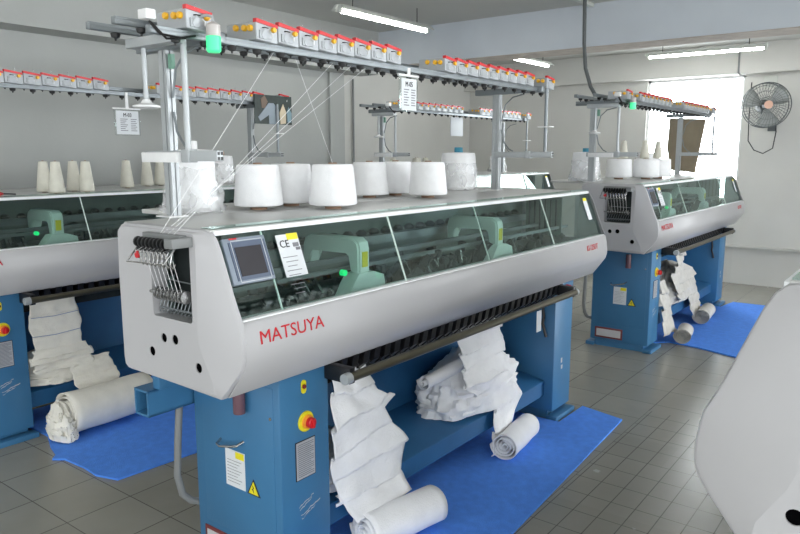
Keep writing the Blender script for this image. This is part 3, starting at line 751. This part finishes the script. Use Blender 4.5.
def cloth_thing(label, x, y): return thing('knitted_fabric', label, 'fabric', (x, y, .012), 'knitted fabric coming off the machines')
# first, beside the near cabinet
t = cloth_thing('white knitted cloth falling beside the near cabinet and rolled up on the blue mat', 2.1, 1.66); m = M['fab']
flaps([(0, 1.845), (.35, 1.84), (.8, 1.85), (1, 1.87)], [(0, 2.05), (.25, 2.10), (.36, 2.24), (.42, 2.16), (.6, 2.22), (.8, 2.32), (1, 2.27)],
      [(0, 1.745), (.3, 1.73), (.7, 1.74), (1, 1.745)], .80, .255, 5, .036, .12, 4, 1.).obj('hanging_cloth', m, t, solid=.003, smooth=50)
heap(2.07, 1.92, .26, .15, .262, .20, 3).obj('folded_pile', m, t, smooth=50)
sheet([(2.07, 1.78, .285), (2.08, 1.735, .27), (2.09, 1.715, .22), (2.10, 1.70, .17), (2.11, 1.66, .16)], [.20, .19, .185, .18, .18], seed=5, amp=.008, fold=.01).obj('cloth_fall', m, t, solid=.003, smooth=60)
roll((1.97, 1.685, .108), (2.345, 1.605, .108), .096, 1, 'fab').obj('cloth_roll', m, t, solid=.004, smooth=60)
# second, mid tray
t = cloth_thing('white knitted cloth piled mid-tray of the central machine, small roll on the mat', 3.1, 1.68)
flaps([(0, 2.77), (.4, 2.80), (.7, 2.82), (1, 2.86)], [(0, 3.20), (.35, 3.19), (.6, 3.25), (1, 3.2)], [(0, 1.77), (.5, 1.78), (1, 1.765)], .80, .47, 4, .03, .05, 9, .6).obj('hanging_cloth', m, t, solid=.003, smooth=50)
flaps([(0, 2.82), (.5, 2.80), (1, 2.90)], [(0, 3.05), (.5, 3.12), (1, 3.08)], [(0, 1.775), (.5, 1.745), (1, 1.76)], .545, .41, 2, .035, .10, 19, 1.).obj('loose_flap', m, t, solid=.003, smooth=50)
heap(3.17, 1.935, .40, .19, .265, .30, 8, .028).obj('folded_pile', m, t, smooth=50)
roll((2.68, 1.90, .50), (2.94, 1.86, .54), .05, 5, 'fab', turns=2).obj('spare_cloth_roll', m, t, solid=.004, smooth=60)
flaps([(0, 3.13), (.5, 3.11), (1, 3.04)], [(0, 3.42), (.3, 3.42), (1, 3.17)], [(0, 1.79), (.3, 1.755), (.7, 1.745), (1, 1.72)], .36, .05, 3, .02, .1, 14, .8).obj('cloth_fall', m, t, solid=.003, smooth=50)
roll((3.07, 1.665, .092), (3.43, 1.71, .092), .08, 2, 'fab').obj('cloth_roll', m, t, solid=.004, smooth=60)
# under the left machine
t = cloth_thing('cream knitted cloth under the left machine ending in a fat roll', 2.0, 3.9); m = M['fabc']
flaps([(0, 1.795), (.6, 1.80), (1, 1.80)], [(0, 2.07), (.5, 2.08), (1, 2.10)], [(0, 4.01), (1, 4.0)], .80, .47, 3, .010, .01, 21, .2).obj('hanging_cloth', m, t, solid=.003, smooth=50)
flaps([(0, 1.79), (.5, 1.77), (1, 1.80)], [(0, 2.11), (.5, 2.14), (1, 2.13)], [(0, 4.0), (.5, 3.985), (1, 3.99)], .49, .37, 4, .03, .12, 23, 1.).obj('folded_pile', m, t, solid=.003, smooth=50)
heap(1.97, 4.15, .20, .16, .27, .20, 33).obj('folded_pile', m, t, smooth=50)
flaps([(0, 1.98), (1, 2.0)], [(0, 2.25), (1, 2.26)], [(0, 3.99), (1, 3.90)], .39, .22, 2, .015, .03, 25, .5).obj('cloth_fall', m, t, solid=.003, smooth=50)
roll((1.86, 3.80, .155), (2.36, 3.80, .155), .14, 3, 'fabc', turns=5).obj('cloth_roll', m, t, solid=.004, smooth=60)
heap(1.83, 3.80, .06, .12, .02, .20, 41, .05).obj('crumpled_end', m, t, smooth=50)
for zz in (.685, .575):
    b = B().tube([(1.80, 3.994-.003, zz), (1.93, 3.990, zz-.008), (2.08, 3.992, zz)], .0022, 5); b.obj('waste_yarn_line', M['seam'], t)
# right machine, two cloths
t = cloth_thing('greyish knitted cloth hanging mid-tray of the right machine with its roll', 6.9, 1.7); m = M['fabg']
flaps([(0, 6.30), (.4, 6.30), (.5, 6.22), (1, 6.40)], [(0, 6.58), (.35, 6.55), (.5, 6.85), (1, 7.0)], [(0, 1.77), (.5, 1.77), (1, 1.75)], .80, .30, 6, .04, .12, 31, 1.2).obj('hanging_cloth', m, t, solid=.003, smooth=50)
heap(6.62, 1.93, .42, .18, .265, .36, 37).obj('folded_pile', m, t, smooth=50)
flaps([(0, 6.72), (1, 6.78)], [(0, 7.05), (1, 7.08)], [(0, 1.76), (1, 1.72)], .32, .10, 2, .02, .1, 35, .8).obj('cloth_fall', m, t, solid=.003, smooth=50)
roll((6.80, 1.64, .09), (7.20, 1.68, .09), .08, 4, 'fabg').obj('cloth_roll', m, t, solid=.004, smooth=60)
t = cloth_thing('greyish knitted cloth by the cabinet of the right machine with its roll', 6.0, 1.7)
flaps([(0, 5.84), (1, 5.86)], [(0, 6.0), (.4, 6.08), (1, 6.12)], [(0, 1.76), (1, 1.70)], .55, .10, 4, .03, .1, 51, 1.).obj('hanging_cloth', m, t, solid=.003, smooth=50)
roll((5.98, 1.58, .085), (6.25, 1.63, .085), .075, 7, 'fabg').obj('cloth_roll', m, t, solid=.004, smooth=60)

# ------------------------------------------------------------------ yarn cones
def cone(x, y, z, rb, rt, h, label, ym='yarn', core='core', group=None, tip=.018, lift=.02):
    t = thing('yarn_cone', label, 'yarn cone', (x, y, z), group)
    pr = [(rb*.80, lift-.004), (rb*.97, lift), (rb, lift+.008)]
    for k in range(1, 9): f = k/8; pr.append((rb+(rt-rb)*f, lift+.008+(h-.016)*f))
    pr += [(rt*.96, lift+h), (rt*.25, lift+h+.002)]
    B().lathe(pr, (x, y, z), 32).obj('wound_yarn', M[ym], t, smooth=50)
    B().lathe([(rb*.34, 0), (rb*.34, lift), (rt*.22, lift+h), (rt*.20, lift+h+tip), (rt*.14, lift+h+tip)], (x, y, z), 16).obj('cone_core', M[core], t)
    return t
ZT = 1.3705
G1 = 'white yarn cones on the central machine'
for (x, y, lab) in ((1.985, 2.262, 'fat white yarn cone, first of the row behind the touch screen'), (2.21, 2.30, 'fat white yarn cone, second in the row, overlapped by the third'), (2.21, 2.045, 'fat white yarn cone, third in the row, standing nearest the glass'),
                    (2.89, 2.41, 'fat white yarn cone in the middle of the row'), (3.13, 2.42, 'fat white yarn cone, half hidden between two others near the wrapped one'), (3.07, 2.155, 'fat white yarn cone, last unwrapped one at the right of the row')):
    cone(x, y, ZT, .103, .088, .168, lab, group=G1, lift=.018, tip=.008)
def wrapped(x, y, z, rb, h, label, two=False, capm='core', bag=1.12, group=None):
    t = thing('wrapped_yarn_cone', label, 'yarn cone', (x, y, z), group)
    pr = [(rb*.85, .003), (rb, .02), (rb*.99, h*.55), (rb*1.0, h*.62)] if two else [(rb*.85, .003), (rb, .02)]
    pr += [(rb*.97, h*.9), (rb*.93, h), (rb*.3, h+.004)]
    B().lathe(pr, (x, y, z), 32).obj('wound_yarn', M['yarn'], t)
    B().lathe([(rb*.26, h*.9), (rb*.24, h+.035), (rb*.16, h+.036)], (x, y, z), 16).obj('cone_core', M[capm], t)
    b = B(); n = 40; rows = []
    for i in range(9):
        f = i/8; row = []
        for k in range(n):
            a = 2*PI*k/n; q = noise.noise(Vector((math.cos(a)*2.2+x*3, math.sin(a)*2.2, f*2.5))); r_ = rb*(bag+.14*q*(1 if i else .2)+(bag-1)*1.3*max(0, 1-f*2.2)*(.6+q))*(1-.06*f)
            row.append(b.bm.verts.new((x+r_*math.cos(a), y+r_*math.sin(a), z+.002+h*.72*f+.012*q*(i > 0))))
        rows.append(row)
    for i in range(8):
        for k in range(n): b.bm.faces.new((rows[i][k], rows[i][(k+1) % n], rows[i+1][(k+1) % n], rows[i+1][k]))
    b.obj('plastic_bag', M['wrap'], t, label='crumpled clear plastic bag', smooth=60)
    return t
wrapped(1.735, 2.36, ZT, .088, .245, 'large yarn cone in loose clear plastic behind the near rack post', capm='white', bag=1.25)
wc0 = bpy.data.objects['wrapped_yarn_cone']
heap(1.755, 2.40, .135, .10, ZT+.002, .085, 61, .05).obj('plastic_bag', M['wrap'], wc0, label='loose end of the clear plastic bag', smooth=60)
wrapped(3.86, 2.47, ZT, .112, .235, 'tall pair of plastic-wrapped yarn cones by the right rack post', two=True, capm='bcore')
wrapped(3.60, 4.52, ZT, .088, .215, 'plastic-wrapped cone on the left machine seen between the threads', capm='core')
G2 = 'slim cream yarn cones on the left machine'
for x, y, lab in ((2.10, 4.33, 'slim cream yarn cone, leftmost, half behind its neighbour'), (2.085, 4.15, 'slim cream yarn cone, second from the left'), (2.27, 4.30, 'slim cream yarn cone, third from the left'), (2.27, 4.15, 'slim cream yarn cone, fourth from the left'),
                  (2.72, 4.44, 'slim cream yarn cone standing alone below the M-03 sign'), (2.96, 4.57, 'slim cream yarn cone just left of the near rack post'), (3.09, 4.60, 'slim cream yarn cone mostly behind the near rack post')):
    cone(x, y, ZT, .046, .026, .178, lab, 'ecru', 'core', G2, tip=.006, lift=.008)
G3 = 'fat white yarn cones on the right machine'
for x, y, lab in ((6.33, 2.32, 'fat white yarn cone at the left of the right machine row'), (6.47, 2.12, 'fat white yarn cone in the middle of the right machine row'), (6.75, 2.10, 'fat white yarn cone at the right of the right machine row')):
    cone(x, y, ZT, .118, .110, .160, lab, group=G3, tip=.004)
for x, y, lab in ((6.40, 2.31, 'slim cream cone stacked on the leftmost fat cone of the right machine'), (6.50, 2.15, 'slim cream cone stacked on the middle fat cone of the right machine'), (6.78, 2.12, 'slim cream cone stacked on the rightmost fat cone of the right machine')):
    cone(x, y, ZT+.184, .042, .022, .155, lab, 'ecru', 'core', 'slim cream cones on top of the fat ones', tip=.006, lift=.006)
wrapped(5.75, 2.40, ZT, .112, .24, 'plastic-wrapped cone with a blue core beside the left post of the right machine', capm='bcore')
wrapped(7.1, 2.33, ZT, .10, .235, 'wrapped cone with a blue core beside the right post of the right machine', capm='bcore')
G4 = 'slim cream cones on the farthest machine'
for x, y, lab in ((6.30, 4.56, 'slim cream cone on the farthest machine, left of three'), (6.50, 4.60, 'slim cream cone on the farthest machine, middle of three'), (6.95, 4.62, 'slim cream cone on the farthest machine, right of three'), (5.6, 4.36, 'slim cream cone by the post of the farthest machine, next to the M-05 sign'), (5.9, 4.3, 'slim cream cone by the tension arm of the farthest machine')):
    cone(x, y, ZT, .05, .03, .18, lab, 'ecru', 'core', G4, tip=.006, lift=.006)
wrapped(8.06, 4.56, ZT, .10, .20, 'greyish wrapped cone on the farthest machine by its right post', capm='core')

# ------------------------------------------------------------------ yarn strands
def strand(pts, label, r=.0009):
    o = B().tube(pts, r, 5).obj('yarn_strand', M['yarn'], None); tag(o, label, 'yarn', 'yarn strands')
strand([(1.30, 1.95, 1.352), (1.87, 2.01, 1.985)], 'nearest slanting strand from the tension discs up to the rack')
for i, (xe, ye) in enumerate(((2.30, 2.12), (2.42, 2.12), (2.52, 2.12))):
    strand([(1.30, 1.88+.03*i, 1.352), ((1.3+xe)/2, 2.02+.02*i, 1.655), (xe, ye, 1.985)], ('left of three parallel strands running up to the rack', 'middle of three parallel strands running up to the rack', 'right of three parallel strands running up to the rack')[i])
strand([(2.21, 2.045, 1.562), (2.10, 2.14, 1.985)], 'fine vertical strand rising from the third fat cone')

# ------------------------------------------------------------------ signs and boards
def sign(x0, y, z0, w, h, txt, label, zr):
    t = thing('hanging_sign', label, 'sign', (x0+w/2, y, z0))
    B().box(x0, x0+w, y-.003, y+.003, z0, z0+h, .001).obj('plastic_sleeve', M['clear'], t)
    B().box(x0+.012, x0+w-.012, y-.0045, y-.0035, z0+.006, z0+h-.012).obj('sheet', M['paper'], t)
    B().box(x0-.006, x0+w+.006, y-.006, y+.006, z0+h-.004, z0+h+.006, .002).obj('top_bar', M['white'], t)
    B().prism([(x0+w/2-.004, zr), (x0+w/2+.012, zr), (x0+w/2+.014, z0+h), (x0+w/2-.008, z0+h)], y-.003, y+.003, 'Y').obj('hook', M['white'], t)
    text('sign_number', txt, M['ink'], t, (x0+w/2, y-.0055, z0+h*.70), h*.20, (1, 0, 0), (0, 0, 1), align='CENTER', sx=.85)
    b = B()
    for i in range(7):
        z = z0+h*(.60-.072*i); b.box(x0+w*.22, x0+w*(.50-.05*(i % 3)), y-.0052, y-.0045, z, z+.004); b.box(x0+w*.62, x0+w*(.85-.04*(i % 2)), y-.0052, y-.0045, z, z+.004)
    b.obj('sign_print', M['inkg'], t)
sign(2.500, 1.912, 1.786, .135, .155, 'M-05', 'laminated M-05 sheet hanging from the central rack', 1.975)
sign(2.468, 4.13, 1.718, .18, .165, 'M-03', 'laminated M-03 sheet hanging from the left rack', 1.985)
tag(B().box(6.38, 6.62, 4.185, 4.19, 1.79, 1.99, .001).obj('hanging_paper', M['paper']), 'white paper sheet hanging from the farthest rack', 'paper')
bd = B().prism([(2.43, 1.989), (2.05, 1.967), (2.13, 1.39), (2.40, 1.42), (2.44, 1.68)], 8.12, 8.14)
tag(bd.obj('hanging_board', M['brd']), 'dull brown board hanging by the window beside the right rack post', 'board')
# dark picture sheet by the left machine's right post
t = thing('clothes_poster', 'dark printed sheet with grey and cream shapes hung by the left rack post', 'poster', (3.86, 4.18, 1.83))
B().box(3.66, 4.045, 4.180, 4.186, 1.83, 2.05).obj('poster_sheet', mat('poster_dark', (38, 52, 48), .3, var=.4, scale=14), t)
B().prism([(3.710, 1.85), (3.690, 1.88), (3.750, 1.94), (3.800, 1.99), (3.850, 1.99), (3.895, 1.95), (3.905, 1.832), (3.800, 1.832), (3.800, 1.90)], 4.176, 4.18, 'Y').obj('poster_figure', mat('poster_grey', (148, 160, 170), .5), t)
B().prism([(3.920, 1.832), (3.910, 1.92), (3.950, 1.99), (3.980, 1.93), (3.975, 1.84)], 4.176, 4.18, 'Y').obj('poster_shape', mat('poster_cream', (205, 190, 160), .5), t)
B().prism([(3.730, 1.95), (3.720, 2.02), (3.760, 2.045), (3.790, 2.0), (3.760, 1.95)], 4.176, 4.18, 'Y').obj('poster_shape', mat('poster_brown', (120, 100, 85), .5), t)
B().prism([(3.995, 1.85), (3.990, 1.93), (4.010, 1.97), (4.040, 1.92), (4.035, 1.85)], 4.176, 4.18, 'Y').obj('poster_shape', mat('poster_blue', (120, 150, 160), .5), t)
# screwdriver on the left machine
t = thing('screwdriver', 'screwdriver with red handle lying on the left machine top', 'screwdriver', (1.70, 4.13, ZT))
B().tube([(1.68, 4.11, ZT+.013), (1.70, 4.115, ZT+.013), (1.75, 4.13, ZT+.013), (1.77, 4.135, ZT+.013)], [.008, .012, .012, .007], 12).obj('handle', M['red'], t)
B().tube([(1.77, 4.135, ZT+.012), (1.85, 4.16, ZT+.006)], .004, 8).obj('shaft', M['ink'], t)
# small price tag on the rod
tag(B().box(3.235, 3.285, 1.578, 1.581, .685, .795).obj('hanging_tag', M['paper']), 'small white tag hanging from the rod of the central machine', 'tag')

# ------------------------------------------------------------------ wall fan
def fan():
    c = Vector((8.98, 1.63, 2.14)); t = thing('wall_fan', 'grey wire-caged fan on the pier beside the window', 'fan', c)
    # cage faces the room (-X), slightly turned
    rot = R3(math.radians(24), 'Z')
    def T(v): return c+rot@Vector(v)
    R = .252
    b = B()
    for q in (-.05, .05): b.tube([T((q, R*math.cos(a*PI/24)*(.985), R*math.sin(a*PI/24)*.985)) for a in range(49)], .006, 6, cap=False)
    for rr in (.09, .16, .22):
        for sx in (-1, 1): b.tube([T((sx*(.05+.05*(1-rr/R)), rr*math.cos(a*PI/18), rr*math.sin(a*PI/18))) for a in range(37)], .0022, 4, cap=False)
    for k in range(40):
        a = 2*PI*k/40
        for sx in (-1, 1): b.tube([T((sx*.10, .05*math.cos(a), .05*math.sin(a))), T((sx*.085, .16*math.cos(a+.1), .16*math.sin(a+.1))), T((sx*.05, R*math.cos(a+.2), R*math.sin(a+.2)))], .0018, 4)
    b.obj('cage', M['fan'], t, off=c)
    for k in range(3):
        a0 = 2*PI*k/3+.4; b = B(); vs = []
        for i in range(7):
            f = i/6; r_ = .04+.21*f; w = .35+.25*math.sin(f*PI*.8)
            vs.append([b.bm.verts.new(T((.03*s_, r_*math.cos(a0+s_*w*.9), r_*math.sin(a0+s_*w*.9)))) for s_ in (-1, -.3, .4, 1)])
        for i in range(6):
            for j in range(3): b.bm.faces.new((vs[i][j], vs[i][j+1], vs[i+1][j+1], vs[i+1][j]))
        b.obj('blade', M['fanb'], t, off=c, solid=.003)
    b = B().tube([T((-.04, 0, 0)), T((.05, 0, 0))], .035, 14); b.tube([T((.06, 0, 0)), T((.10, 0, 0)), T((.20, 0, 0)), T((.24, 0, 0))], [.05, .07, .07, .04], 18)
    b.obj('motor', M['fan'], t, off=c)
    B().tube([T((-.112, 0, 0)), T((-.10, 0, 0))], .045, 18).obj('badge', mat('badge_peach', (214, 170, 150), .5), t, off=c)
    b = B().tube([T((.15, 0, -.06)), T((.16, .0, -.16)), (9.33, 1.62, 2.02-.1)], .014, 10).box(9.34, 9.38, 1.57, 1.66, 1.86, 2.0, .004); b.obj('wall_bracket', M['fan'], t, off=c)
    B().tube([(9.30, 1.86, 2.43), (9.29, 1.86, 2.0), (9.29, 1.85, 1.75), (9.29, 1.78, 1.64), (9.29, 1.68, 1.60), (9.29, 1.58, 1.66), (9.3, 1.56, 1.85), (9.3, 1.58, 2.0)], .006, 8).obj('flex', M['ink'], t, off=c)
fan()
tag(B().box(9.36, 9.38, 1.60, 1.74, 2.36, 2.50, .003).obj('junction_box', M['fixt']), 'pale junction box behind the top of the wall fan', 'box')
tag(B().box(9.372, 9.38, 1.30, 1.36, .90, .95).obj('wall_stain', mat('stain', (140, 132, 122), .9)), 'small brown mark on the pier below the fan', 'mark') if False else None

# ------------------------------------------------------------------ light and camera
w = bpy.data.worlds.new('World'); S.world = w; w.use_nodes = True; nt = w.node_tree; bg = nt.nodes['Background']
tc = nt.nodes.new('ShaderNodeTexCoord'); sp = nt.nodes.new('ShaderNodeSeparateXYZ'); nt.links.new(tc.outputs['Generated'], sp.inputs[0])
cr = nt.nodes.new('ShaderNodeValToRGB'); mr = nt.nodes.new('ShaderNodeMapRange')
mr.inputs[1].default_value = .2; mr.inputs[2].default_value = .8; mr.inputs[3].default_value = 2.3; mr.inputs[4].default_value = 17.0
m2_ = nt.nodes.new('ShaderNodeMapRange'); m2_.inputs[1].default_value = -.9; m2_.inputs[2].default_value = .1; m2_.inputs[3].default_value = 1.1; m2_.inputs[4].default_value = 0.
ad_ = nt.nodes.new('ShaderNodeMath'); ad_.operation = 'ADD'; nt.links.new(sp.outputs[1], m2_.inputs[0])
nt.links.new(sp.outputs[0], mr.inputs[0]); nt.links.new(mr.outputs[0], ad_.inputs[0]); nt.links.new(m2_.outputs[0], ad_.inputs[1]); nt.links.new(ad_.outputs[0], bg.inputs['Strength'])
bg.inputs['Color'].default_value = (.93, .97, 1.0, 1)
S.view_settings.view_transform = 'Standard'; S.view_settings.look = 'None'; S.view_settings.gamma = 1; S.view_settings.exposure = 0.15
try: S.view_settings.use_curve_mapping = False
except Exception: pass
cam = bpy.data.cameras.new('Camera'); co = bpy.data.objects.new('Camera', cam); COL.objects.link(co); S.camera = co
cam.sensor_width = 36; cam.lens = 700.14/800*36; cam.clip_start = .05; cam.clip_end = 100
p, y, r = math.radians(9.177), math.radians(37.347), math.radians(.0623)
f = Vector((math.cos(p)*math.cos(y), math.cos(p)*math.sin(y), -math.sin(p))); Rr = Vector((math.sin(y), -math.cos(y), 0)); D = f.cross(Rr)
R2 = Rr*math.cos(r)+D*math.sin(r); D2 = D*math.cos(r)-Rr*math.sin(r)
mw = Matrix(((R2.x, -D2.x, -f.x, 0), (R2.y, -D2.y, -f.y, 0), (R2.z, -D2.z, -f.z, 1.6), (0, 0, 0, 1)))
co.matrix_world = mw
